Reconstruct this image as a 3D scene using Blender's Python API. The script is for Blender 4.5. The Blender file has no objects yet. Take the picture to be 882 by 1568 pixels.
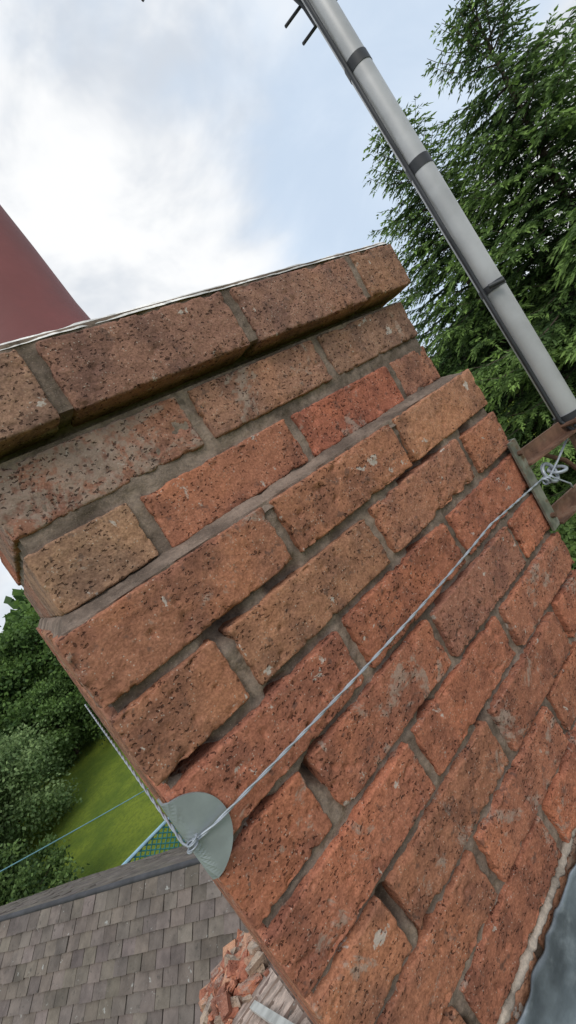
import bpy, bmesh, math, random
import numpy as np
from mathutils import Vector, Matrix
rng=np.random.default_rng(7); random.seed(7)
scene=bpy.context.scene
scene.view_settings.view_transform='Standard'; scene.view_settings.look='None'; scene.view_settings.exposure=0

# ---------------- numpy noise ----------------
def _h(ix,iy,iz,s):
    n=(ix.astype(np.int64)*374761393+iy.astype(np.int64)*668265263+iz.astype(np.int64)*2147483647+s*1274126177)&0xffffffff
    n=((n^(n>>13))*1274126177)&0xffffffff
    n=((n^(n>>16))*2246822519)&0xffffffff
    n=n^(n>>15)
    return (n&0xffffff)/float(0xffffff)
def vnoise(P,s=0):
    i=np.floor(P).astype(np.int64); f=P-i; f=f*f*(3-2*f); o=0
    for a in (0,1):
        for b in (0,1):
            for c in (0,1):
                w=(f[:,0] if a else 1-f[:,0])*(f[:,1] if b else 1-f[:,1])*(f[:,2] if c else 1-f[:,2])
                o=o+w*_h(i[:,0]+a,i[:,1]+b,i[:,2]+c,s)
    return o*2-1
def fbm(P,s=0,o=3):
    r=0;a=1;t=0
    for k in range(o):
        r=r+a*vnoise(P*(2.03**k),s+k*17);t+=a;a*=.5
    return r/t

# ---------------- mesh helpers ----------------
class MB:
    def __init__(s): s.v=[];s.f=[];s.c=[];s.p=[];s.n=0
    def add(s,V,F,col=None,par=None):
        V=np.asarray(V,float); s.v.append(V)
        F=np.asarray(F,int); s.f.append(F+s.n)
        s.n+=len(V)
        if col is not None: s.c.append(np.tile(np.array(list(col)+[1.0]),(len(V),1)) if np.ndim(col)==1 else col)
        if par is not None: s.p.append(np.tile(np.array(list(par)+[1.0]),(len(V),1)))
    def make(s,name,mat,smooth=False,parent=None):
        V=np.vstack(s.v)
        me=bpy.data.meshes.new(name)
        quads=[f for f in s.f if f.shape[1]==4]; tris=[f for f in s.f if f.shape[1]==3]
        Q=np.vstack(quads) if quads else np.zeros((0,4),int)
        T=np.vstack(tris) if tris else np.zeros((0,3),int)
        me.vertices.add(len(V)); me.vertices.foreach_set('co',V.astype(np.float32).ravel())
        me.loops.add(Q.size+T.size); me.loops.foreach_set('vertex_index',np.concatenate([Q.ravel(),T.ravel()]).astype(np.int32))
        me.polygons.add(len(Q)+len(T))
        ls=np.concatenate([np.arange(len(Q))*4,len(Q)*4+np.arange(len(T))*3]).astype(np.int32)
        me.polygons.foreach_set('loop_start',ls)
        me.update(calc_edges=True)
        me.polygons.foreach_set('use_smooth',np.full(len(Q)+len(T),smooth,dtype=bool))
        if s.c:
            a=me.color_attributes.new('bcol','FLOAT_COLOR','POINT'); a.data.foreach_set('color',np.vstack(s.c).astype(np.float32).ravel())
        if s.p:
            a=me.color_attributes.new('bpar','FLOAT_COLOR','POINT'); a.data.foreach_set('color',np.vstack(s.p).astype(np.float32).ravel())
        me.validate(); me.update()
        me.materials.append(mat)
        ob=bpy.data.objects.new(name,me); scene.collection.objects.link(ob)
        if parent: ob.parent=parent
        return ob
def empty(name):
    e=bpy.data.objects.new(name,None); e.empty_display_size=.1; scene.collection.objects.link(e); return e
def gridfaces(nu,nv,flip=False):
    a=np.arange(nu-1)[:,None]*nv+np.arange(nv-1)[None,:]
    F=np.stack([a,a+nv,a+nv+1,a+1],-1).reshape(-1,4)
    return F[:,::-1] if flip else F
def box(mb,lo,hi,col=None,par=None,M=None):
    lo=np.array(lo,float);hi=np.array(hi,float)
    V=np.array([[x,y,z] for x in (lo[0],hi[0]) for y in (lo[1],hi[1]) for z in (lo[2],hi[2])])
    if M is not None: V=V@np.array(M)[:3,:3].T+np.array(M)[:3,3]
    F=[[0,1,3,2],[4,6,7,5],[0,4,5,1],[2,3,7,6],[0,2,6,4],[1,5,7,3]]
    mb.add(V,F,col,par)
def tube(mb,pts,r,sides=8,col=None,cap=True):
    pts=np.asarray(pts,float); n=len(pts)
    r=np.full(n,r) if np.ndim(r)==0 else np.asarray(r)
    T=np.gradient(pts,axis=0); T/=np.linalg.norm(T,axis=1)[:,None]+1e-12
    up=np.array([0,0,1.]) if abs(T[0,2])<.9 else np.array([1.,0,0])
    V=[];a=np.linspace(0,2*math.pi,sides,endpoint=False)
    N=np.cross(T[0],up);N/=np.linalg.norm(N)
    for i in range(n):
        N=N-T[i]*np.dot(N,T[i]);N/=np.linalg.norm(N);B=np.cross(T[i],N)
        V.append(pts[i]+r[i]*(np.cos(a)[:,None]*N+np.sin(a)[:,None]*B))
    V=np.vstack(V)
    F=[[i*sides+j,i*sides+(j+1)%sides,(i+1)*sides+(j+1)%sides,(i+1)*sides+j] for i in range(n-1) for j in range(sides)]
    mb.add(V,F,col)
    if cap:
        for k,e in ((0,pts[0]),(n-1,pts[-1])):
            base=V[k*sides:(k+1)*sides]
            mb.add(np.vstack([base,e]),[[j,(j+1)%sides,sides] for j in range(sides)],col)
def twist(mb,pts,ro,rs,pitch=.03,strands=2,sides=6,col=None):
    pts=np.asarray(pts,float)
    L=np.concatenate([[0],np.cumsum(np.linalg.norm(np.diff(pts,axis=0),axis=1))])
    n=int(L[-1]/(pitch/10))+2; s=np.linspace(0,L[-1],n)
    P=np.stack([np.interp(s,L,pts[:,k]) for k in range(3)],1)
    T=np.gradient(P,axis=0);T/=np.linalg.norm(T,axis=1)[:,None]
    N=np.cross(T,[.1,.2,1.]);N/=np.linalg.norm(N,axis=1)[:,None];B=np.cross(T,N)
    for k in range(strands):
        a=s/pitch*2*math.pi+k*2*math.pi/strands
        tube(mb,P+ro*(np.cos(a)[:,None]*N+np.sin(a)[:,None]*B),rs,sides,col)

# ---------------- node helpers ----------------
class NT:
    def __init__(s,name):
        s.m=bpy.data.materials.new(name); s.m.use_nodes=True; s.t=s.m.node_tree; s.t.nodes.clear()
        s.out=s.t.nodes.new('ShaderNodeOutputMaterial'); s.b=s.t.nodes.new('ShaderNodeBsdfPrincipled')
        s.t.links.new(s.b.outputs[0],s.out.inputs[0])
    def n(s,t): return s.t.nodes.new(t)
    def l(s,a,b): s.t.links.new(a,b)
    def val(s,x,inp):
        if hasattr(x,'is_linked') or hasattr(x,'links'): s.l(x,inp)
        else: inp.default_value=x
    def coord(s,kind='Object',scale=(1,1,1),rot=(0,0,0)):
        c=s.n('ShaderNodeTexCoord'); m=s.n('ShaderNodeMapping'); m.inputs['Scale'].default_value=scale; m.inputs['Rotation'].default_value=rot
        s.l(c.outputs[kind],m.inputs[0]); return m.outputs[0]
    def noise(s,vec,scale,detail=4,rough=.55,dist=0):
        n=s.n('ShaderNodeTexNoise'); s.l(vec,n.inputs['Vector']); n.inputs['Scale'].default_value=scale; n.inputs['Detail'].default_value=detail
        n.inputs['Roughness'].default_value=rough; n.inputs['Distortion'].default_value=dist; return n.outputs['Fac']
    def vor(s,vec,scale,rnd=1):
        n=s.n('ShaderNodeTexVoronoi'); s.l(vec,n.inputs['Vector']); n.inputs['Scale'].default_value=scale; n.inputs['Randomness'].default_value=rnd; return n
    def mr(s,x,a,b,c=0.,d=1.,smooth=True):
        n=s.n('ShaderNodeMapRange'); 
        if smooth: n.interpolation_type='SMOOTHSTEP'
        s.val(x,n.inputs[0]); s.val(a,n.inputs[1]); s.val(b,n.inputs[2]); n.inputs[3].default_value=c; n.inputs[4].default_value=d; return n.outputs[0]
    def math(s,op,a,b=0.):
        n=s.n('ShaderNodeMath'); n.operation=op; s.val(a,n.inputs[0]); s.val(b,n.inputs[1]); return n.outputs[0]
    def mix(s,f,a,b,mode='MIX'):
        n=s.n('ShaderNodeMix'); n.data_type='RGBA'; n.blend_type=mode
        s.val(f,n.inputs[0]); s.val(a,n.inputs[6]); s.val(b,n.inputs[7]); return n.outputs[2]
    def attr(s,name):
        n=s.n('ShaderNodeAttribute'); n.attribute_name=name; return n
    def bump(s,h,dist,strength=1,normal=None):
        n=s.n('ShaderNodeBump'); n.inputs['Distance'].default_value=dist; n.inputs['Strength'].default_value=strength
        s.l(h,n.inputs['Height'])
        if normal is not None: s.l(normal,n.inputs['Normal'])
        return n.outputs[0]
def col(r,g,b): return (r,g,b,1)
def srgb(r,g,b):
    f=lambda c:(c/255/12.92 if c/255<=.04045 else ((c/255+.055)/1.055)**2.4)
    return (f(r),f(g),f(b))

def simple(name,c,rough=.6,metal=0,var=.3,scale=20,bumpd=.001,bscale=80,c2=None):
    N=NT(name); v=N.coord()
    n=N.noise(v,scale,5); 
    a=tuple(x*(1-var) for x in c)+(1,); b=tuple(min(1,x*(1+var)) for x in c)+(1,)
    cc=N.mix(N.mr(n,.3,.7),a,b)
    if c2: cc=N.mix(N.mr(N.noise(v,scale*.6,6,.65),.5,.68),cc,tuple(c2)+(1,))
    N.l(cc,N.b.inputs['Base Color']); N.b.inputs['Roughness'].default_value=rough; N.b.inputs['Metallic'].default_value=metal
    if bumpd: N.l(N.bump(N.noise(v,bscale,5),bumpd),N.b.inputs['Normal'])
    return N.m

# ---- brick material
def brick_mat(name='brick'):
    N=NT(name); A=N.attr('bcol'); P=N.attr('bpar')
    sp=N.n('ShaderNodeSeparateColor'); N.l(P.outputs['Color'],sp.inputs[0]); smear,rnd,pit=sp.outputs
    v0=N.coord()
    comb=N.n('ShaderNodeCombineXYZ'); k=N.math('MULTIPLY',rnd,7.3)
    for i in range(3): N.l(k,comb.inputs[i])
    ad=N.n('ShaderNodeVectorMath'); ad.operation='ADD'; N.l(v0,ad.inputs[0]); N.l(comb.outputs[0],ad.inputs[1]); v=ad.outputs[0]
    base=A.outputs['Color']
    n1=N.noise(v,26,4,.6); n2=N.noise(v,10,2,.6); n3=N.noise(v,420,2,.6); n4=N.noise(v,95,3,.6)
    c=N.mix(N.mr(n1,.42,.64,0,.75),base,N.mix(1.,base,col(.55,.56,.62),'MULTIPLY'))
    c=N.mix(N.mr(n2,.5,.68,0,.7),c,N.mix(1.,base,col(1.2,1.12,1.02),'MULTIPLY'))
    c=N.mix(N.mr(n4,.40,.68,0,.6),c,N.mix(1.,c,col(1.32,1.38,1.38),'MULTIPLY'))
    c=N.mix(N.mr(n3,.3,.7,0,1.),N.mix(1.,c,col(.78,.77,.77),'MULTIPLY'),N.mix(1.,c,col(1.2,1.2,1.2),'MULTIPLY'))
    # pale mineral grains
    s2=N.vor(v,300); sm=N.math('MULTIPLY',N.mr(s2.outputs['Distance'],.24,.1),N.mr(n4,.46,.58))
    c=N.mix(N.math('MULTIPLY',sm,.7),c,col(.54,.47,.40))
    # mortar smears / lime
    sn=N.noise(v,13,6,.72,.6); th=N.math('SUBTRACT',.78,N.math('MULTIPLY',smear,.36))
    smask=N.mr(sn,th,N.math('ADD',th,.05)); smask=N.math('MULTIPLY',smask,N.mr(n4,.34,.52,.15,1.))
    c=N.mix(N.math('MULTIPLY',smask,.58),c,col(.37,.31,.26))
    sn2=N.noise(v,40,4,.7,.3); sm2=N.mr(sn2,.65,.69); c=N.mix(N.math('MULTIPLY',sm2,.78),c,col(.54,.49,.44))
    # dark soot/lichen
    dm=N.mr(N.noise(v,55,3,.7),.61,.68); c=N.mix(N.math('MULTIPLY',dm,.5),c,col(.07,.055,.05))
    # pits
    ms=N.n('ShaderNodeMapping'); ms.inputs['Scale'].default_value=(1,1,1.7); ms.inputs['Rotation'].default_value=(0,math.radians(22),0); N.l(v,ms.inputs[0])
    dv=N.n('ShaderNodeTexNoise'); N.l(v,dv.inputs['Vector']); dv.inputs['Scale'].default_value=220; dv.inputs['Detail'].default_value=2
    mx=N.n('ShaderNodeVectorMath'); mx.operation='MULTIPLY_ADD'; N.l(dv.outputs['Color'],mx.inputs[0]); mx.inputs[1].default_value=(.012,.012,.012); N.l(ms.outputs[0],mx.inputs[2])
    vo=N.vor(mx.outputs[0],145)
    gate=N.mr(N.math('ADD',n1,N.math('MULTIPLY',pit,.20)),.54,.62)
    pm=N.math('MULTIPLY',N.mr(vo.outputs['Distance'],.29,.19),gate)
    c=N.mix(N.math('MULTIPLY',pm,.82),c,N.mix(1.,c,col(.22,.19,.19),'MULTIPLY'))
    N.l(c,N.b.inputs['Base Color']); N.b.inputs['Roughness'].default_value=.9; N.b.inputs['Specular IOR Level'].default_value=.25
    h=N.math('SUBTRACT',N.math('ADD',N.math('MULTIPLY',n4,.95),N.math('MULTIPLY',n3,.28)),N.math('MULTIPLY',pm,.9))
    N.l(N.bump(h,.0020,1.),N.b.inputs['Normal'])
    return N.m
def mortar_mat(name,base=(.19,.148,.12)):
    N=NT(name); v=N.coord()
    n=N.noise(v,16,5,.65); n2=N.noise(v,320,3,.7); n3=N.noise(v,60,4,.6)
    c=N.mix(N.mr(n,.35,.7),tuple(x*.6 for x in base)+(1,),tuple(x*1.35 for x in base)+(1,))
    c=N.mix(N.mr(n2,.3,.7,0,.8),c,N.mix(1.,c,col(1.5,1.45,1.4),'MULTIPLY'))
    c=N.mix(N.mr(n3,.56,.7,0,.6),c,tuple(x*.4 for x in base)+(1,))
    vs=N.vor(v,380); c=N.mix(N.mr(vs.outputs['Distance'],.2,.1,0,.5),c,col(.42,.34,.27))
    N.l(c,N.b.inputs['Base Color']); N.b.inputs['Roughness'].default_value=.95; N.b.inputs['Specular IOR Level'].default_value=.15
    N.l(N.bump(N.math('ADD',n3,N.math('MULTIPLY',n2,.5)),.002),N.b.inputs['Normal'])
    return N.m
M_brick=brick_mat(); M_mortar=mortar_mat('mortar'); M_flaunch=mortar_mat('flaunching_cement',(.66,.65,.62))
M_point=mortar_mat('pointing_cement',(.36,.31,.26))

# ---------------- chimney bricks ----------------
def axis_pts(L,step,r=.004):
    inner=list(np.linspace(r,L-r,max(2,int(round((L-2*r)/step))+1)))
    return np.array([0,r*.35,r*.7]+inner+[L-r*.7,L-r*.35,L])
def brick(mb,o,L,step,c,par,seed,rough=1.,tilt=0):
    o=np.array(o,float);L=np.array(L,float); r=.0026
    ax=[axis_pts(L[i],step[i],r) for i in range(3)]
    for d in range(3):
        a,b=[i for i in range(3) if i!=d]
        for side in (0,1):
            U,W=np.meshgrid(ax[a],ax[b],indexing='ij')
            P=np.zeros((U.size,3));P[:,a]=U.ravel();P[:,b]=W.ravel();P[:,d]=side*L[d]
            Q=np.clip(P,r,L-r); D=P-Q; l=np.linalg.norm(D,axis=1)[:,None]; nrm=D/l
            pos=Q+nrm*r
            X=(pos+o+seed*1.37)
            dist=np.sort(np.minimum(pos,L-pos),axis=1)[:,1]
            near=np.clip(1-dist/.008,0,1)
            disp=.0008*fbm(X*45,1)+.0006*fbm(X*190,5,2)
            chip=np.clip(fbm(X*95,9,3)-.12,0,1)*.0085*near+np.clip(fbm(X*32,13,2)-.40,0,1)*.024*near
            gouge=np.clip(fbm(X*100,23,2)-.42,0,1)*.008
            pos=pos+nrm*(disp-chip-gouge)[:,None]*rough+o
            if tilt: 
                cc=o+L/2; q=pos-cc; ca,sa=math.cos(tilt),math.sin(tilt)
                pos=np.stack([q[:,0]*ca-q[:,2]*sa,q[:,1],q[:,0]*sa+q[:,2]*ca],1)+cc
            mb.add(pos,gridfaces(len(ax[a]),len(ax[b])),c,par)
def orient(o):
    bm=bmesh.new();bm.from_mesh(o.data);bmesh.ops.remove_doubles(bm,verts=bm.verts,dist=1e-5);bmesh.ops.recalc_face_normals(bm,faces=bm.faces);bm.to_mesh(o.data);bm.free();o.data.update()

ORG=srgb(178,102,76);RED=srgb(170,92,74);BRN=srgb(150,106,86);BUF=srgb(164,122,96);PUR=srgb(138,100,92);GRY=srgb(146,118,106);DK=srgb(134,98,86)
COM=np.array(srgb(162,104,80))
W=.665
front={
 3:[srgb(152,120,104),srgb(144,106,94),srgb(142,106,94),srgb(150,112,92)],
 2:[srgb(158,110,94),srgb(158,116,98),srgb(150,116,100)],
 1:[srgb(152,120,98),srgb(172,108,84),srgb(176,98,76),srgb(156,106,88)],
 0:[srgb(158,104,82),srgb(170,112,84),srgb(162,116,90)],
 -1:[srgb(150,102,80),srgb(162,116,90),srgb(156,106,86),srgb(168,108,82)],
 -2:[srgb(162,94,74),srgb(174,100,74),srgb(172,98,74)],
 -3:[srgb(166,98,76),srgb(162,96,76),srgb(144,96,84),ORG],
 -4:[srgb(168,98,76),srgb(170,98,74),srgb(158,98,78)],
 -5:[srgb(162,106,80),srgb(160,104,80),srgb(164,100,78),ORG],
 -6:[srgb(162,102,78),srgb(162,98,76),srgb(164,100,76)],
 -7:[BRN,srgb(170,100,76),ORG,BRN]}
smr={3:[.75,.35,.3,.3],2:[.85,.55,.45],1:[.6,.45,.7,.45],0:[.6,.4,.35],-1:[.4,.45,.5,.4],-2:[.6,.45,.4],-3:[.6,.65,.4,.4]}
chim=empty('brick_chimney')
mb=MB(); core=MB()
def layout(row):
    full=(row%2==0)
    out=[]
    a=.1025;s=.215;g=.01
    if full:
        for i in range(3):
            out.append((i*.225,i*.225+s,0,a,'f',i)); out.append((i*.225,i*.225+s,W-a,W,'b',i))
        for i in range(2):
            y=a+g+i*.225
            out.append((0,a,y,y+s,'l',i)); out.append((W-a,W,y,y+s,'r',i))
    else:
        for i in range(3):
            y=i*.225
            out.append((0,a,y,y+s,'f' if i==0 else 'l',0)); out.append((W-a,W,y,y+s,'f' if i==0 else 'r',3))
        for i in range(2):
            x=a+g+i*.225
            out.append((x,x+s,0,a,'f',i+1)); out.append((x,x+s,W-a,W,'b',i))
    return out
pal=[ORG,RED,BRN,BUF,PUR,GRY,DK,srgb(170,106,82)]
seed=0
for row in range(-15,4):
    z0=row*.075+.005
    for (x0,x1,y0,y1,k,i) in layout(row):
        seed+=1
        fr=k=='f' and row>=-8
        cc=front[row][i] if (k=='f' and row in front) else pal[rng.integers(len(pal))]
        sm=smr.get(row,[.6]*4)[i] if k=='f' else .5
        wmix=.45 if row<=0 else .25
        cc=np.array(cc)*(1-wmix)+COM*wmix
        j=rng.uniform(.93,1.10); lum=cc[0]*.35+cc[1]*.55+cc[2]*.1; cc=[(x*.88+lum*.12)*j*1.0 for x in cc]
        cc[2]*=.92
        hz=.0645+rng.uniform(-.0015,.001)
        X0,X1,Y0,Y1=x0,x1,y0,y1
        if row in (1,2):
            sx=.632/W; sy=(W-.078)/W
            X0,X1=W/2+(x0-W/2)*sx,W/2+(x1-W/2)*sx; Y0,Y1=W/2+(y0-W/2)*sy,W/2+(y1-W/2)*sy
            hz=.0595
        if X0>.03: X0+=.0022
        if X1<W-.03: X1-=.0022
        if row==3:
            sy=(W-.037)/W; Y0,Y1=W/2+(y0-W/2)*sy,W/2+(y1-W/2)*sy
            hz=.068
        yo=rng.uniform(-.0018,.0018)
        if row<-2: yo+=rng.uniform(-.002,.002)
        st=(.0023,.012,.0023) if fr else ((.012,.006,.005) if row>=-8 else (.03,.03,.02))
        if fr and x0<.01: st=(.0023,.005,.0023)
        hx0=rng.uniform(-.0015,.0015);hx1=rng.uniform(-.0015,.0015)
        brick(mb,(X0+(hx0 if x0>.01 else 0),Y0+yo,z0+(0 if row!=3 else -.002)+rng.uniform(-.001,.001)),(X1-X0+(hx1 if x1<W-.01 else 0)-(hx0 if x0>.01 else 0),Y1-Y0,hz),st,cc,(sm,rng.random(),.95 if row>=2 else (.75 if row==1 else rng.uniform(.3,.72))),seed,.9 if row>0 else 1.35,tilt=rng.uniform(-.006,.006) if fr else 0)
bo=mb.make('bricks',M_brick,True,chim); orient(bo)
def slab(mbb,lo,hi,step,amp,holes=True,sd=0):
    lo=np.array(lo,float);hi=np.array(hi,float);L=hi-lo
    for d in range(3):
        a,b=[i for i in range(3) if i!=d]
        for side in (0,1):
            ua=np.linspace(0,L[a],max(2,int(L[a]/step)+1));ub=np.linspace(0,L[b],max(2,int(L[b]/step)+1))
            U,Wm=np.meshgrid(ua,ub,indexing='ij');P=np.zeros((U.size,3));P[:,a]=U.ravel();P[:,b]=Wm.ravel();P[:,d]=side*L[d];P+=lo
            nr=np.zeros(3);nr[d]=1 if side else -1
            ds=amp*(fbm(P*38,31+sd)*1.3+.5*fbm(P*150,37+sd,2))
            if holes: ds=ds-np.clip(fbm(P*24,41+sd,2)-.27,0,1)*.07
            ed=np.minimum(np.minimum(P[:,a]-lo[a],hi[a]-P[:,a]),np.minimum(P[:,b]-lo[b],hi[b]-P[:,b]))
            ds=ds*np.clip(ed/.004,0,1)
            P=P+nr*ds[:,None]
            mbb.add(P,gridfaces(len(ua),len(ub)))
i1=.0078
slab(core,(i1,i1,-.62),(W-i1,W-i1,.071),.003,.0046)
slab(core,(i1,i1,-1.12),(W-i1,W-i1,-.6205),.02,.002,False)
fx=(W-.632)/2
slab(core,(fx+.0055,.039+.004,.06),(W-fx-.0055,W-.043,.218),.003,.0035,False,3)
slab(core,(fx+.02,.039+.022,.2185),(W-fx-.02,W-.06,.2325),.006,.002,False,4)
slab(core,(.006,.0187+.004,.233),(W-.006,W-.024,.303),.003,.003,False,5)
# mortar on the ledge above the projecting course
nn=230;U,Vv=np.meshgrid(np.linspace(.003,W-.003,nn),np.linspace(.003,W-.003,nn),indexing='ij')
P=np.stack([U.ravel(),Vv.ravel(),np.zeros(nn*nn)],1)
dx=np.maximum(np.maximum(fx-P[:,0],P[:,0]-(W-fx)),0);dy=np.maximum(np.maximum(.039-P[:,1],P[:,1]-(W-.039)),0);dd=np.hypot(dx,dy)
P[:,2]=.0690+.011*np.clip(1-dd/.036,0,1)**1.4+.003*fbm(P*45,51)+.001*fbm(P*180,52,2)
edg=np.minimum(np.minimum(P[:,0],W-P[:,0]),np.minimum(P[:,1],W-P[:,1]));P[:,2]-=.008*np.clip(1-(edg-.003)/.010,0,1)
core.add(P,gridfaces(nn,nn))
co=core.make('mortar_joints',M_mortar,True,chim)
# flaunching
fl=MB(); n=160
for_x=np.linspace(0,1,n)**1.0;U,Vv=np.meshgrid(for_x,for_x,indexing='ij')
X=.002+U.ravel()*(W-.004);Y=.021+Vv.ravel()*(W-.042)
ed=np.minimum(np.minimum(X-.002,W-.002-X),np.minimum(Y-.021,W-.021-Y))
Z=.2985+np.clip(ed/.006,0,1)*.0075+np.clip(ed-.006,0,.2)*.36
P=np.stack([X,Y,Z],1);P[:,2]+=np.clip(ed/.006,0,1)*(.004*fbm(P*18,61)+.0012*fbm(P*90,63))
P[:,1]-=.003*(1-np.clip(ed/.01,0,1))*fbm(P*30,66)
fl.add(P,gridfaces(n,n));fl.make('flaunching',M_flaunch,True,chim)

# ---------------- chimney pot ----------------
M_pot=simple('maroon_clay',srgb(126,70,68),.65,0,.14,6,.0006,60,srgb(116,68,66))
prof=[(0.150,.30),(.158,.345),(.152,.40),(.1445,.45),(.1345,.51),(.124,.62),(.1125,.72),(.105,.80),(.102,.84),(.112,.85),(.116,.88),(.110,.90),(.096,.90),(.094,.84),(.10,.5),(.12,.33)]
pm=MB();S=64
V=[];cx,cy=.2,.42
for r,z in prof:
    for j in range(S):
        a=2*math.pi*j/S;V.append((cx+r*math.cos(a),cy+r*math.sin(a),z))
pm.add(V,[[i*S+j,i*S+(j+1)%S,(i+1)*S+(j+1)%S,(i+1)*S+j] for i in range(len(prof)-1) for j in range(S)])
pm.make('chimney_pot',M_pot,True)

# ---------------- lead flashing ----------------
M_lead=simple('lead_sheet',(.17,.20,.225),.5,.25,.5,12,.005,20,(.40,.44,.47))
lm=MB();nx,nt=170,60
x=np.linspace(-.02,W+.05,nx)
path=[(-.004,-.530),(-.006,-.545),(-.012,-.60),(-.02,-.655),(-.04,-.685),(-.10,-.73),(-.2,-.79),(-.3,-.85)]
pl=np.array(path);Lc=np.concatenate([[0],np.cumsum(np.hypot(*np.diff(pl,axis=0).T))]);s=np.linspace(0,Lc[-1],nt)
py=np.interp(s,Lc,pl[:,0]);pz=np.interp(s,Lc,pl[:,1])
Xg,Sg=np.meshgrid(x,np.arange(nt),indexing='ij')
P=np.stack([Xg.ravel(),py[Sg.ravel()],pz[Sg.ravel()]],1)
P[:,1]-=np.abs(.014*fbm(P*[18,14,12],71))+.0015;P[:,2]+=.005*fbm(P*[16,5,3],73)
lm.add(P,gridfaces(nx,nt));lo=lm.make('lead_flashing',M_lead,True)
mo=lo.modifiers.new('s','SOLIDIFY');mo.thickness=.0022
pb=MB();xs=np.linspace(-.015,W,300);pts=np.stack([xs,np.full(300,.004),np.full(300,-.528)],1);pts[:,2]+=.006*fbm(pts*25,77);pts[:,1]+=.003*fbm(pts*60,78)
tube(pb,pts,.005+.005*fbm(pts*110,79),8);pb.make('pointing_bead',M_point,True,chim)

# ---------------- wire, corner plate, angle bracket ----------------
M_galv=simple('galvanised_wire',(.38,.415,.46),.45,.35,.15,40,.0002,300)
wm=MB()
xs=np.linspace(0.0,.70,40)
zw=-.120-.008*np.sin(xs/.7*math.pi)-.026*np.clip(xs-.5,0,1)/.2
P=np.stack([xs,-.0085+0*xs-.006*np.sin(xs/.7*math.pi),zw],1)
P[0]=(-.004,-.004,-.120)
side=np.array([(-.0065,.02,-.121),(-.0060,.2,-.121),(-.0060,.45,-.122),(-.0060,.67,-.12)])
twist(wm,np.vstack([side[::-1],[(-.0066,.004,-.120)],P]),.0007,.0010,.045,2,8)
a=np.linspace(0,4*math.pi,70)
twist(wm,np.stack([-.004+.004*np.cos(a)+a*.0003,-.008+.004*np.sin(a),-.1225+a*.0006],1),.0006,.0008,.02)
for k in range(3):
    a=np.linspace(0,5*math.pi,70)
    tube(wm,np.stack([.672+a*.0016+.002*k,-.012+.0055*np.cos(a+k),-.148+.0055*np.sin(a+k)-a*.0004],1),.0012,6)
a=np.linspace(0,2*math.pi,30)
tube(wm,np.stack([.705+.016*np.cos(a),-.012+.004*np.sin(a),-.146+.016*np.sin(a)],1),.003,8)
tube(wm,np.stack([.722+.012*np.cos(a),-.016+.012*np.sin(a),-.150+.004*np.sin(a)],1),.003,8)
tube(wm,[(.70,-.012,-.15),(.74,-.02,-.135),(.78,-.03,-.115),(.80,-.025,-.12)],.0018,6)
tube(wm,[(.70,-.012,-.15),(.71,-.03,-.175),(.73,-.02,-.19)],.0014,6)
wm.make('lashing_wire',M_galv,True)

M_plate=simple('grey_plate',(.33,.37,.38),.5,.3,.12,30,.0003,60,(.24,.26,.26))
R0=.038;rings=14;seg=64
def fold(u,z):
    if u>0.003: return (u,-.0035,z)
    if u<-.003: return (-.0035,-u,z)
    t=(u+.003)/.006*math.pi/2
    return (.003-.0065*math.cos(t),.003-.0065*math.sin(t),z)
V=[]
for i in range(rings+1):
    for j in range(seg):
        r=R0*i/rings;a=2*math.pi*j/seg;V.append(fold(-.006+r*math.cos(a),-.120+r*math.sin(a)))
F=[[i*seg+j,i*seg+(j+1)%seg,(i+1)*seg+(j+1)%seg,(i+1)*seg+j] for i in range(rings) for j in range(seg)]
pm=MB();pm.add(V,F);po=pm.make('corner_plate',M_plate,False)
mo=po.modifiers.new('s','SOLIDIFY');mo.thickness=.002;mo.offset=0

M_angle=simple('weathered_steel',(.22,.22,.18),.6,.3,.35,50,.0006,150,(.16,.09,.05))
M_rust=simple('rusty_steel',(.16,.085,.055),.75,.2,.4,40,.001,120,(.25,.17,.12))
br=empty('mast_bracket')
am=MB();box(am,(W-.020,-.0075,-.222),(W+.004,-.0040,-.062));box(am,(W+.0015,-.0039,-.222),(W+.0045,.028,-.062))
ao=am.make('angle_iron',M_angle,False,br)
rm=MB()
for z,tz in ((-.098,-.10),(-.208,-.205)):
    p0=np.array([W+.006,.006,z]);p1=np.array([.80,-.028,tz])
    d=p1-p0;d/=np.linalg.norm(d);nrm=np.cross(d,[0,0,1])
    V=[];
    for q in (p0,p1):
        for s1,s2 in ((-1,-1),(1,-1),(1,1),(-1,1)): V.append(q+nrm*.002*s1+np.array([0,0,.011])*s2)
    rm.add(V,[[0,1,5,4],[1,2,6,5],[2,3,7,6],[3,0,4,7],[0,3,2,1],[4,5,6,7]])
    V=[]
    for q in (p0,p1):
        for s1,s2 in ((0,-1),(1,-1),(1,1),(0,1)): V.append(q+nrm*.02*s1+np.array([0,0,.0018])*s2-np.array([0,0,.0128]))
    rm.add(V,[[0,1,5,4],[1,2,6,5],[2,3,7,6],[3,0,4,7],[0,3,2,1],[4,5,6,7]])
tube(rm,[(.795,-.028,-.25),(.797,-.028,-.085)],.007,10)
tube(rm,[(.70,.0,-.098),(.76,-.015,-.15),(.79,-.025,-.205)],.004,8)
for z in (-.098,-.208):
    a=np.linspace(-.3*math.pi,1.3*math.pi,24);tube(rm,np.stack([.812+.026*np.cos(a),-.03+.026*np.sin(a),z+0*a],1),.0035,8)
    for dx in (-.03,.03):
        tube(rm,[(.812+dx,-.066,z),(.812+dx,-.02,z)],.0035,8);tube(rm,[(.812+dx,-.056,z),(.812+dx,-.050,z)],.008,6)
for z in (-.085,-.20):
    tube(rm,[(W-.008,-.004,z),(W-.008,-.014,z)],.0045,6)
rm.make('bracket_arms',M_rust,False,br)

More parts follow.
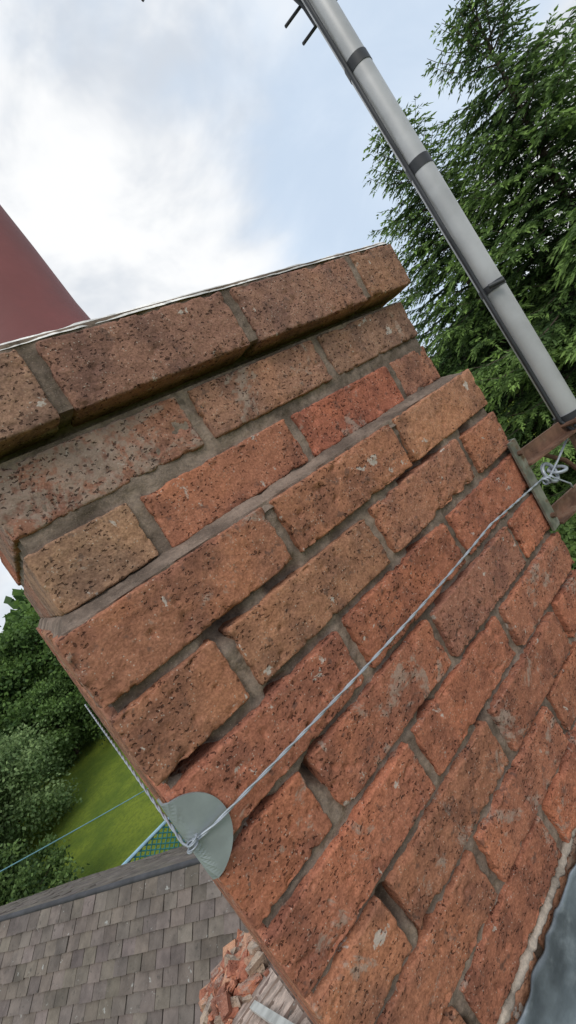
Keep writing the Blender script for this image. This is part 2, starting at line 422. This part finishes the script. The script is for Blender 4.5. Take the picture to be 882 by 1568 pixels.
# ---------------- mast ----------------
M_alu=simple('aluminium_tube',(.45,.45,.455),.46,.25,.12,14,.0002,40)
M_blk=simple('black_plastic',(.03,.032,.036),.5,0,.2,30,.0003,100)
mast=empty('aerial_mast')
b0=np.array([.81,-.03,-.085]);t0=np.array([.817,.019,.68]);dirm=(t0-b0)/np.linalg.norm(t0-b0)
mp=lambda z:b0+dirm*((z-b0[2])/dirm[2])
mm=MB();tube(mm,[mp(z) for z in np.linspace(-.085,1.6,12)],.0205,40);mo_=mm.make('mast_tube',M_alu,True,mast)
em=mo_.modifiers.new('e','EDGE_SPLIT')
cm=MB()
for zz in (.585,.395):
    tube(cm,[mp(zz-.009),mp(zz+.009)],.0214,40)
tube(cm,[mp(.156),mp(.168)],.0214,40)
tube(cm,[mp(-.098),mp(-.084)],.0235,32)
off=np.array([-.0225,.006,0]);zs=np.linspace(1.55,-.09,90)
P=np.array([mp(z)+off+np.array([-.005,-.002,0])*(math.sin(z*16)**2) for z in zs])
tube(cm,P,.0036,8)
tube(cm,np.vstack([P[-1],[(.79,-.045,-.13),(.80,-.06,-.19),(.83,-.05,-.27),(.85,-.04,-.4)]]),.0034,8)
tube(cm,[(.80,-.03,-.11),(.84,-.05,-.13),(.88,-.07,-.125)],.006,10)
tube(cm,[mp(.165)+np.array([-.03,-.01,0]),mp(.165)+np.array([-.018,-.03,-.004])],.004,8)
cm.make('cable_and_clamps',M_blk,True,mast)
an=MB()
tube(an,[(.80,.08,.73),(.84,.06,.75),(1.02,-.03,.84)],.0028,8)
tube(an,[(.805,.07,.688),(.84,.05,.705),(1.0,-.04,.78)],.0028,8)
tube(an,[(.83,.062,.77),(.835,.055,.74),(.832,.05,.70)],.004,8)
tube(an,[(.645,.19,.888),(.70,.16,.93),(.9,.05,1.05)],.0028,8)
tube(an,[(.55,.16,1.10),(.9,.06,.90),(1.0,.03,.84)],.007,8)
an.make('tv_aerial_rods',M_blk,True,mast)

# ---------------- roofs ----------------
def tile_mat(name):
    N=NT(name);A=N.attr('bcol');v=N.coord()
    n=N.noise(v,7,4,.65);n2=N.noise(v,60,4,.65);n3=N.noise(v,22,4,.7)
    cc=N.mix(1.,A.outputs['Color'],N.mix(N.mr(n,.3,.7),col(.72,.71,.70),col(1.22,1.21,1.18)),'MULTIPLY')
    cc=N.mix(N.mr(n2,.6,.72,0,.4),cc,col(.22,.21,.19));cc=N.mix(N.mr(n3,.58,.7,0,.65),cc,col(.055,.05,.042))
    cc=N.mix(N.mr(N.noise(v,15,4,.7),.65,.69,0,.8),cc,col(.38,.38,.35))
    N.l(cc,N.b.inputs['Base Color']);N.b.inputs['Roughness'].default_value=.9
    N.l(N.bump(n2,.005),N.b.inputs['Normal']);return N.m
M_tile=tile_mat('plain_tiles')
def tiles(mbx,ridge0,rdir,ddir,pitch,length,depth,w=.165,g=.1,base=srgb(112,103,96),skip=None):
    rdir=np.array([*rdir,0.]);dn=np.array([ddir[0]*math.cos(pitch),ddir[1]*math.cos(pitch),-math.sin(pitch)]);up=np.cross(rdir,dn)
    if up[2]<0: up=-up
    nr=int(depth/g);nc=int(length/w)
    for i in range(nr):
        for j in range(nc):
            o=(j+.5*(i%2))*w+rng.normal(0,.0018);s=i*g+rng.normal(0,.002)
            p=np.array(ridge0)+rdir*o+dn*s
            if skip and skip(p): continue
            lift=.016+rng.uniform(0,.005);gap=.003
            a=p+rdir*gap;b=p+rdir*(w-gap);L=g*1.35
            tw=rng.normal(0,.0015);e1,e2=rng.normal(0,.0015,2)
            if rng.random()<.04: e1-=.012
            V=[a+up*.002,b+up*.002,b+dn*(L+e1)+up*(lift+tw),a+dn*(L+e2)+up*(lift-tw)]
            V+= [q+up*.012 for q in V]
            c=np.array(base)*rng.uniform(.75,1.18)*np.array([1,rng.uniform(.96,1.02),rng.uniform(.93,1.04)])
            mbx.add(V,[[0,3,2,1],[4,5,6,7],[0,1,5,4],[1,2,6,5],[2,3,7,6],[3,0,4,7]],list(c))
M_wall=simple('house_wall_brick',srgb(150,92,74),.9,0,.3,9,.004,60)
def wallbox(mbb,poly,z0,z1s):
    n=len(poly);V=[(x,y,z0) for x,y in poly]+[(x,y,z) for (x,y),z in zip(poly,z1s)]
    mbb.add(V,[[i,(i+1)%n,(i+1)%n+n,i+n] for i in range(n)])
lb=empty('tiled_outbuilding');tm=MB()
rd=np.array([-.639,.77]);P2=np.array([.03,3.16]);start=P2-rd*1.2;Lr=7.0
dn1=np.array([-.77,-.639]);pt=math.radians(40)
tiles(tm,(start[0],start[1],-2.1),rd,dn1,pt,Lr,2.0,.135,.095)
tiles(tm,(start[0],start[1],-2.1),rd,-dn1,pt,Lr,3.4,.165,.2)
def deck(mbb,s0,rd,dd,pitch,L,D,z,c,drop=.004):
    a=np.array([s0[0],s0[1],z-drop]);r=np.array([rd[0],rd[1],0])*L;d=np.array([dd[0]*math.cos(pitch),dd[1]*math.cos(pitch),-math.sin(pitch)])*D
    mbb.add([a,a+r,a+r+d,a+d],[[0,1,2,3]],list(c))
deck(tm,start,rd,dn1,pt,Lr,2.0,-2.1,srgb(40,36,32));deck(tm,start,rd,-dn1,pt,Lr,3.4,-2.1,srgb(40,36,32))
tm.make('roof_tiles',M_tile,False,lb)
rc=MB();e0=np.array([*start,-2.088]);e1=np.array([*(start+rd*Lr),-2.088])
tube(rc,[e0+(e1-e0)*t for t in np.linspace(0,1,10)],.022,10);rc.make('ridge_capping',simple('dark_ridge',(.05,.05,.055),.7,0,.3,8,.002,30),True,lb)
wl=MB();q=lambda s,d:tuple(start+rd*s+dn1*d)
wallbox(wl,[q(.1,1.4),q(Lr-.1,1.4),q(Lr-.1,-2.45),q(.1,-2.45)],-6.02,[-3.35,-3.35,-4.25,-4.25])
for s in (.1,Lr-.1):
    A,B=q(s,1.4),q(s,-2.45);Rg=q(s,0)
    wl.add([(A[0],A[1],-3.35),(B[0],B[1],-4.25),(Rg[0],Rg[1],-2.16)],[[0,1,2]])
wl.make('walls',M_wall,False,lb)
# own house roof
ho=empty('house_roof');hm=MB();sl=math.atan(.6)
inside=lambda p:(-.0<p[0]<W and 0<p[1]<W)
tiles(hm,(-.24,.0,-.655),(1,0),(0,1),sl,1.3,2.05,skip=inside,base=srgb(130,108,96))
tiles(hm,(-.24,-.0,-.70),(1,0),(0,-1),sl,1.3,2.6,.165,.2,base=srgb(130,108,96))
deck(hm,(-.24,0),(1,0),(0,1),sl,1.35,2.05,-.655,srgb(60,50,45));deck(hm,(-.24,0),(1,0),(0,-1),sl,1.35,2.6,-.70,srgb(60,50,45))
hm.make('roof_tiles',M_tile,False,ho)
M_pink=mortar_mat('pink_cement_verge',(.42,.33,.28))
vm=MB();n1,n2=60,260
xx=np.linspace(-.255,-.004,n1);yy=np.linspace(.0,1.76,n2);Xg,Yg=np.meshgrid(xx,yy,indexing='ij')
P=np.stack([Xg.ravel(),Yg.ravel(),-.655-.6*Yg.ravel()+.034],1);P[:,2]+=.006*fbm(P*12,81)+.002*fbm(P*60,83)
vm.add(P,gridfaces(n1,n2))
for (xa,xb,ya,yb) in ((-.255,-.255,0,1.76),(-.255,-.004,1.76,1.76)):
    V=[(xa,ya,-.655-.6*ya+.036),(xb,yb,-.655-.6*yb+.036),(xb,yb,-.655-.6*yb-.06),(xa,ya,-.655-.6*ya-.06)];vm.add(V,[[0,1,2,3]])
vm.make('cement_verge',M_pink,True,ho)
ws=MB();Mx=Matrix.Translation((-.062,.84,-.655-.6*.84+.045))@Matrix.Rotation(-sl,4,'X')@Matrix.Rotation(.12,4,'Z')
box(ws,(-.011,-.30,-.004),(.011,.30,.006),M=Mx);ws.make('verge_trim',simple('white_trim',(.50,.50,.47),.6,0,.2,20,.0005,60),False,ho)
hw=MB();wallbox(hw,[(-.12,-2.1),(-.12,1.62),(1.0,1.62),(1.0,-2.1)],-6.02,[-1.97,-1.72,-1.72,-1.97])
for xg in (-.12,1.0):
    hw.add([(xg,-2.1,-1.97),(xg,1.62,-1.72),(xg,0,-.75)],[[0,1,2]])
hw.make('walls',M_wall,False,ho)

# rubble: angular brick shards
rb=MB()
FB=[[0,1,3,2],[4,6,7,5],[0,4,5,1],[2,3,7,6],[0,2,6,4],[1,5,7,3]]
def chunk(c,s,colr):
    V=np.array([[x,y,z] for x in (-1,1) for y in (-1,1) for z in (-1,1)],float)
    V=V*np.array([1,rng.uniform(.4,.85),rng.uniform(.2,.55)])*s
    V=V*rng.uniform(.5,1.15,(8,3))
    Rr=np.array(Matrix.Rotation(rng.uniform(0,6.28),3,Vector(rng.normal(size=3)).normalized()))
    rb.add(V@Rr.T+c,FB,list(colr),(rng.uniform(.2,.9),rng.random(),.3))
for k in range(420):
    big=rng.random()<.28
    x=rng.uniform(-.24,-.01);y=(rng.beta(4,2.2)*.68+1.06);s=rng.uniform(.022,.048) if big else rng.uniform(.005,.018)
    h=rng.uniform(0,.05)*(y>1.3)
    c0=[srgb(184,124,98),srgb(172,112,90),srgb(190,146,120),srgb(150,102,84),srgb(170,150,132)][rng.integers(5)]
    chunk(np.array([x,y,-.655-.6*y+.040+s*.3+h]),s,c0)
rb.make('brick_rubble',M_brick,False)

# ---------------- ground ----------------
N=NT('grass');v=N.coord()
c=N.mix(N.mr(N.noise(v,.5,4,.6),.35,.65),col(.15,.24,.015),col(.32,.40,.03));c=N.mix(N.mr(N.noise(v,9,4,.7),.4,.7,0,.6),c,col(.10,.17,.015))
N.l(c,N.b.inputs['Base Color']);N.b.inputs['Roughness'].default_value=.9;N.l(N.bump(N.noise(v,20,4,.7),.15),N.b.inputs['Normal']);M_grass=N.m
g=MB();n=80;a=np.sign(np.linspace(-1,1,n))*np.abs(np.linspace(-1,1,n))**2.2*900
Xg,Yg=np.meshgrid(a,a,indexing='ij');P=np.stack([Xg.ravel(),Yg.ravel(),np.full(n*n,-6.)],1)
d=np.hypot(P[:,0],P[:,1]);P[:,2]+=np.clip(d-30,0,300)*.004*fbm(P/60+.3,91)
g.add(P,gridfaces(n,n));g.make('lawn_ground',M_grass,True)

# ---------------- foliage ----------------
def leafmat(name,tr=.35):
    N=NT(name);A=N.attr('bcol');N.b.inputs['Roughness'].default_value=.6;N.b.inputs['Specular IOR Level'].default_value=.25
    N.l(A.outputs['Color'],N.b.inputs['Base Color'])
    t=N.n('ShaderNodeBsdfTranslucent');N.l(A.outputs['Color'],t.inputs['Color']);m=N.n('ShaderNodeMixShader');m.inputs[0].default_value=tr
    N.l(N.b.outputs[0],m.inputs[1]);N.l(t.outputs[0],m.inputs[2]);N.l(m.outputs[0],N.out.inputs[0]);return N.m
M_leaf=leafmat('leaves');M_needle=leafmat('spruce_needles',.2)
M_bark=simple('bark',(.10,.075,.055),.9,0,.4,12,.01,30)
def blades(mbx,C,D,Ln,Wd,cols,basew=.0):
    n=len(C);D=D/np.linalg.norm(D,axis=1)[:,None];R_=rng.normal(size=(n,3));S_=np.cross(D,R_);S_/=np.linalg.norm(S_,axis=1)[:,None]
    Ln=Ln[:,None];Wd=Wd[:,None]
    V=np.stack([C,C+D*Ln*.45+S_*Wd,C+D*Ln,C+D*Ln*.45-S_*Wd],1).reshape(-1,3)
    F=np.arange(4*n).reshape(n,4)
    mbx.add(V,F,np.repeat(np.hstack([cols,np.ones((n,1))]),4,axis=0))
def spruce(base,ztop,zbase,zlow,rmax,spread,seed):
    global rng
    rng=np.random.default_rng(seed)
    e=empty('spruce_tree');wood=MB();nd=MB();bx,by=base
    tube(wood,[(bx+.04*math.sin(z),by,z) for z in np.linspace(zbase,ztop,16)],np.linspace(.2,.012,16),8)
    z=ztop-.05;C=[];D=[];Lh=[];Wh=[];K=[]
    Z=np.array([0,0,1.])
    while z>zlow:
        drop=ztop-z;Rr=min(.16+spread*drop**.85,rmax)
        nb=6 if drop<1 else 8
        ph=rng.uniform(0,6.28)
        for b in range(nb):
            L=Rr*rng.uniform(.6,1.22);phi=ph+b*2*math.pi/nb+rng.normal(0,.25)
            rise=.6 if drop<1 else .25-.1*min(drop,6)/2
            s=np.linspace(0,1,9);u=np.array([math.cos(phi),math.sin(phi),0]);w=np.array([-u[1],u[0],0])
            pts=np.array([bx,by,z])+u*(L*s)[:,None]+Z*(L*(rise*s-.45*s**2*(drop>1)+.36*s**4))[:,None]
            tube(wood,pts,np.linspace(.008+.006*L,.003,9),4,cap=False)
            nt=max(6,int(L/.062))
            for q in range(nt):
                sq=.12+.88*(q+rng.random())/nt;p=np.array([np.interp(sq,s,pts[:,k]) for k in range(3)])
                sg=1 if q%2 else -1;tl=(.15+.32*L*(1-sq)**.7*.8)*rng.uniform(.7,1.2);tl=min(tl,.62)
                td=u*rng.uniform(.7,1.1)+w*sg*rng.uniform(.5,1.)+Z*rng.uniform(-.3,.1);td/=np.linalg.norm(td)
                if sq>.93: td=u+w*sg*.25+Z*.25;td/=np.linalg.norm(td)
                sd=np.cross(td,Z);sd/=np.linalg.norm(sd)
                sag=rng.uniform(.1,.45)
                m=max(4,int(tl/.022));tt=np.linspace(.05,1,m)+rng.normal(0,.02,m)
                pc=p+td*(tl*tt)[:,None]-Z*(sag*tl*tt**2)[:,None]
                ss=np.where(np.arange(m)%2==0,1,-1)[:,None]
                dd=td*.8+sd*ss*rng.uniform(.5,1.0,(m,1))-Z*rng.uniform(-.2,.5,(m,1))*1.0+rng.normal(0,.12,(m,3))
                ln=(.12*(1-tt*.5))*rng.uniform(.7,1.2,m)
                ns=max(2,int(tl/.10));ts=np.linspace(0,1-1/ns*.3,ns)
                ps=p+td*(tl*ts)[:,None]-Z*(sag*tl*ts**2)[:,None];ds=td-Z*(2*sag*ts)[:,None]
                C.append(pc);D.append(dd);Lh.append(ln);Wh.append(rng.uniform(.010,.017,m))
                C.append(ps);D.append(ds);Lh.append(np.full(ns,tl/ns*1.35));Wh.append(np.full(ns,.015))
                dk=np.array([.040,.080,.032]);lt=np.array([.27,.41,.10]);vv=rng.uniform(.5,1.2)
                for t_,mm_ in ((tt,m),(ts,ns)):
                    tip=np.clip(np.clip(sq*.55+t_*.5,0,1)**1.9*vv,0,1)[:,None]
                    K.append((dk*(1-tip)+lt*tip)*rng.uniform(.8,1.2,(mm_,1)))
        z-=rng.uniform(.13,.20)+.010*drop
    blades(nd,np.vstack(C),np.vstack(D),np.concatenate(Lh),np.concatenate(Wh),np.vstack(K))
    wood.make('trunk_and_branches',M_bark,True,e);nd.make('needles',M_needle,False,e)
    return nd.n//4
cnt=0
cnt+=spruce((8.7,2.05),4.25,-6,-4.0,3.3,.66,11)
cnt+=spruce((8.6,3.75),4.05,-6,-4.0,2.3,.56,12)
print('blades',cnt)
def broadleaf(name,base,ztop,zb,rad,leaf,n,c1,c2,seed,clumps=40,lowskirt=.1):
    global rng
    rng=np.random.default_rng(seed);e=empty(name);wood=MB();lf=MB();bx,by=base
    H=ztop-zb;tube(wood,[(bx,by,zb),(bx+.1,by,zb+H*.35),(bx,by+.1,zb+H*.75)],[.05*H*.6,.035*H*.6,.012*H],8)
    cc=[];rr=[]
    for k in range(clumps):
        t=rng.uniform(lowskirt,1);env=math.sin(math.pi*min(1,(t*.85+.12)))**.6
        a=rng.uniform(0,6.28);r=rad*env*rng.uniform(.25,1.05)
        p=np.array([bx+r*math.cos(a),by+r*math.sin(a),zb+H*t*.93]);cc.append(p);rr.append(rad*rng.uniform(.10,.30))
        if k%3==0: tube(wood,[(bx,by,zb+H*t*.5),(np.array([bx,by,zb+H*t*.5])*.4+p*.6)+[0,0,.1],p],[.02*H*.4,.01*H*.4,.004*H*.4],5,cap=False)
    wt=np.array(rr)**1.6;idx=rng.choice(clumps,n,p=wt/wt.sum());d=rng.normal(size=(n,3));d/=np.linalg.norm(d,axis=1)[:,None]
    rad_=np.array(rr)[idx]*np.abs(rng.normal(.75,.38,n));C=np.array(cc)[idx]+d*rad_[:,None]*[1,1,.7]+np.array([0,0,-.3])*(rad_[:,None]*rng.random((n,1)))
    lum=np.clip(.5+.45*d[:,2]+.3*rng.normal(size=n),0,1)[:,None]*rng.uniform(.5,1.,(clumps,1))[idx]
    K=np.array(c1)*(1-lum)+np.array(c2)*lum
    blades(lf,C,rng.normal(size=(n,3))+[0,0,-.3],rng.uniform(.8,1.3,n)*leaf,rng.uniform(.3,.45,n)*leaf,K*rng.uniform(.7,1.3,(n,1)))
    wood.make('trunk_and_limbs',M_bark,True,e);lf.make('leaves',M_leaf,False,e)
DG=(.045,.09,.028);MG=(.17,.28,.065);LG=(.34,.45,.19);SG=(.13,.21,.08)
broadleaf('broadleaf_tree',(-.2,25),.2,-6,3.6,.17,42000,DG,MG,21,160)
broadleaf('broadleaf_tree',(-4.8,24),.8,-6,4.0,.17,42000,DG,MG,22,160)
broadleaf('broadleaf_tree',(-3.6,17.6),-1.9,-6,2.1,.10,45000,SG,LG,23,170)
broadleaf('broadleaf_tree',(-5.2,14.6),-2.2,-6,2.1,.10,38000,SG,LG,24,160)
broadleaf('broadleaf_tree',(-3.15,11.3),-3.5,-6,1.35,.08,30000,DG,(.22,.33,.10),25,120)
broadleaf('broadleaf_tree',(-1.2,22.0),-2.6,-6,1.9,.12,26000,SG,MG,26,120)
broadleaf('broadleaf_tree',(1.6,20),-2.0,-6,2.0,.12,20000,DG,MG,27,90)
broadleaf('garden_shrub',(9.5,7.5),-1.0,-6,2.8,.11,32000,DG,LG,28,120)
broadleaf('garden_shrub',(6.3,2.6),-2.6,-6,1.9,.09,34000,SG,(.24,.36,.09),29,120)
rng=np.random.default_rng(5);db=MB();n=60000
th=rng.uniform(0,2*math.pi,n);base=9+2.5*np.sin(th*7)+1.6*np.sin(th*17+1)+1*np.sin(th*41)
dist=rng.uniform(45,60,n);zz=-6+(base*.7+rng.normal(0,.4,n))*rng.uniform(0,1,n)**.6
C=np.stack([dist*np.sin(th),dist*np.cos(th),zz],1);lum=rng.uniform(0,1,(n,1))**1.5
blades(db,C,rng.normal(size=(n,3)),rng.uniform(.7,1.5,n),rng.uniform(.3,.5,n),np.array(DG)*(1-lum)+np.array(MG)*lum)
db.make('distant_trees',M_leaf,False)

# ---------------- garden netting ----------------
ne=empty('garden_netting');nm=MB();bl=MB()
xa,xb,yn,z0,z1=-1.0,2.2,8.7,-6,-4.45
for k in range(int((xb-xa+1.55)/.12)):
    x=xa-1.55+k*.12
    for s_ in (0,1):
        p=[(x,z0),(x+1.55,z1)] if s_ else [(x+1.55,z0),(x,z1)]
        (ax_,az),(bx_,bz)=p
        def cl(t): return (ax_+(bx_-ax_)*t,az+(bz-az)*t)
        ts=[t for t in np.linspace(0,1,25) if xa<=cl(t)[0]<=xb]
        if len(ts)>1:
            A_,B_=cl(ts[0]),cl(ts[-1]);tube(nm,[(A_[0],yn,A_[1]),(B_[0],yn,B_[1])],.013,4,cap=False)
nm.make('net_mesh',simple('green_net',(.04,.22,.22),.6,0,.2,5,0),False,ne)
for x in (xa,.7,xb): tube(bl,[(x,yn,z0),(x,yn,z1+.05)],.03,8)
tube(bl,[(xa,yn,z1),(xb,yn,z1)],.032,8)
bl.make('frame',simple('blue_frame',(.30,.50,.62),.5,0,.1,5,0),False,ne)
oc=MB();A_=np.array([-1.2,4.62,-1.64]);B_=np.array([-.06,5.62,-2.42]);dd=B_-A_
tube(oc,[A_+dd*t+np.array([0,0,.02*(t-.5)**2]) for t in np.linspace(-1.5,3,14)],.0055,6);oc.make('overhead_cable',simple('blue_cable',(.20,.42,.48),.5,0,.1,5,0),True)

# ---------------- camera ----------------
Rm=np.array([[0.6897,-0.5071,-0.5169],[-0.4862,0.2048,-0.8495],[0.5367,0.8372,-0.1053]])
U_,S_,V_=np.linalg.svd(Rm);Rm=U_@V_
cd=bpy.data.cameras.new('camera');cam=bpy.data.objects.new('camera',cd);scene.collection.objects.link(cam)
Mw=Matrix.Identity(4)
for i in range(3):
    Mw[i][0]=Rm[0,i];Mw[i][1]=-Rm[1,i];Mw[i][2]=-Rm[2,i]
Mw[0][3],Mw[1][3],Mw[2][3]=-.0072,-.38,.0968
cam.matrix_world=Mw;cd.sensor_fit='VERTICAL';cd.sensor_height=36;cd.sensor_width=36;cd.lens=36*668.2/1568
cd.clip_start=.01;cd.clip_end=3000;scene.camera=cam

# ---------------- light ----------------
sd=bpy.data.lights.new('sun','SUN');sd.energy=1.25;sd.angle=math.radians(20);sd.color=(1,.95,.88)
so=bpy.data.objects.new('sun',sd);scene.collection.objects.link(so)
el,az=math.radians(52),math.radians(215)
sdv=Vector((math.sin(az)*math.cos(el),math.cos(az)*math.cos(el),math.sin(el)))
so.rotation_euler=sdv.to_track_quat('Z','Y').to_euler()
w=bpy.data.worlds.new('World');scene.world=w;w.use_nodes=True;t=w.node_tree;t.nodes.clear()
class WN(NT):
    def __init__(s,t): s.t=t
wn=WN(t);out=wn.n('ShaderNodeOutputWorld');bg=wn.n('ShaderNodeBackground');wn.l(bg.outputs[0],out.inputs[0])
sk=wn.n('ShaderNodeTexSky');sk.sky_type='NISHITA';sk.sun_disc=False;sk.sun_elevation=el;sk.sun_rotation=az;sk.air_density=1.;sk.dust_density=2.
v=wn.coord('Generated',(1,1,1.6))
n1=wn.noise(v,1.7,5,.5,.3);n2=wn.noise(v,3.4,5,.55,.3)
cl=wn.mix(wn.mr(n2,.36,.62),col(6.7,7.2,7.9),col(10.0,10.1,10.2))
skb=wn.mix(.8,sk.outputs[0],col(7.0,8.6,10.6))
m=wn.mr(n1,.40,.58,.25,1.)
wn.l(wn.mix(m,skb,cl),bg.inputs[0]);bg.inputs[1].default_value=.1
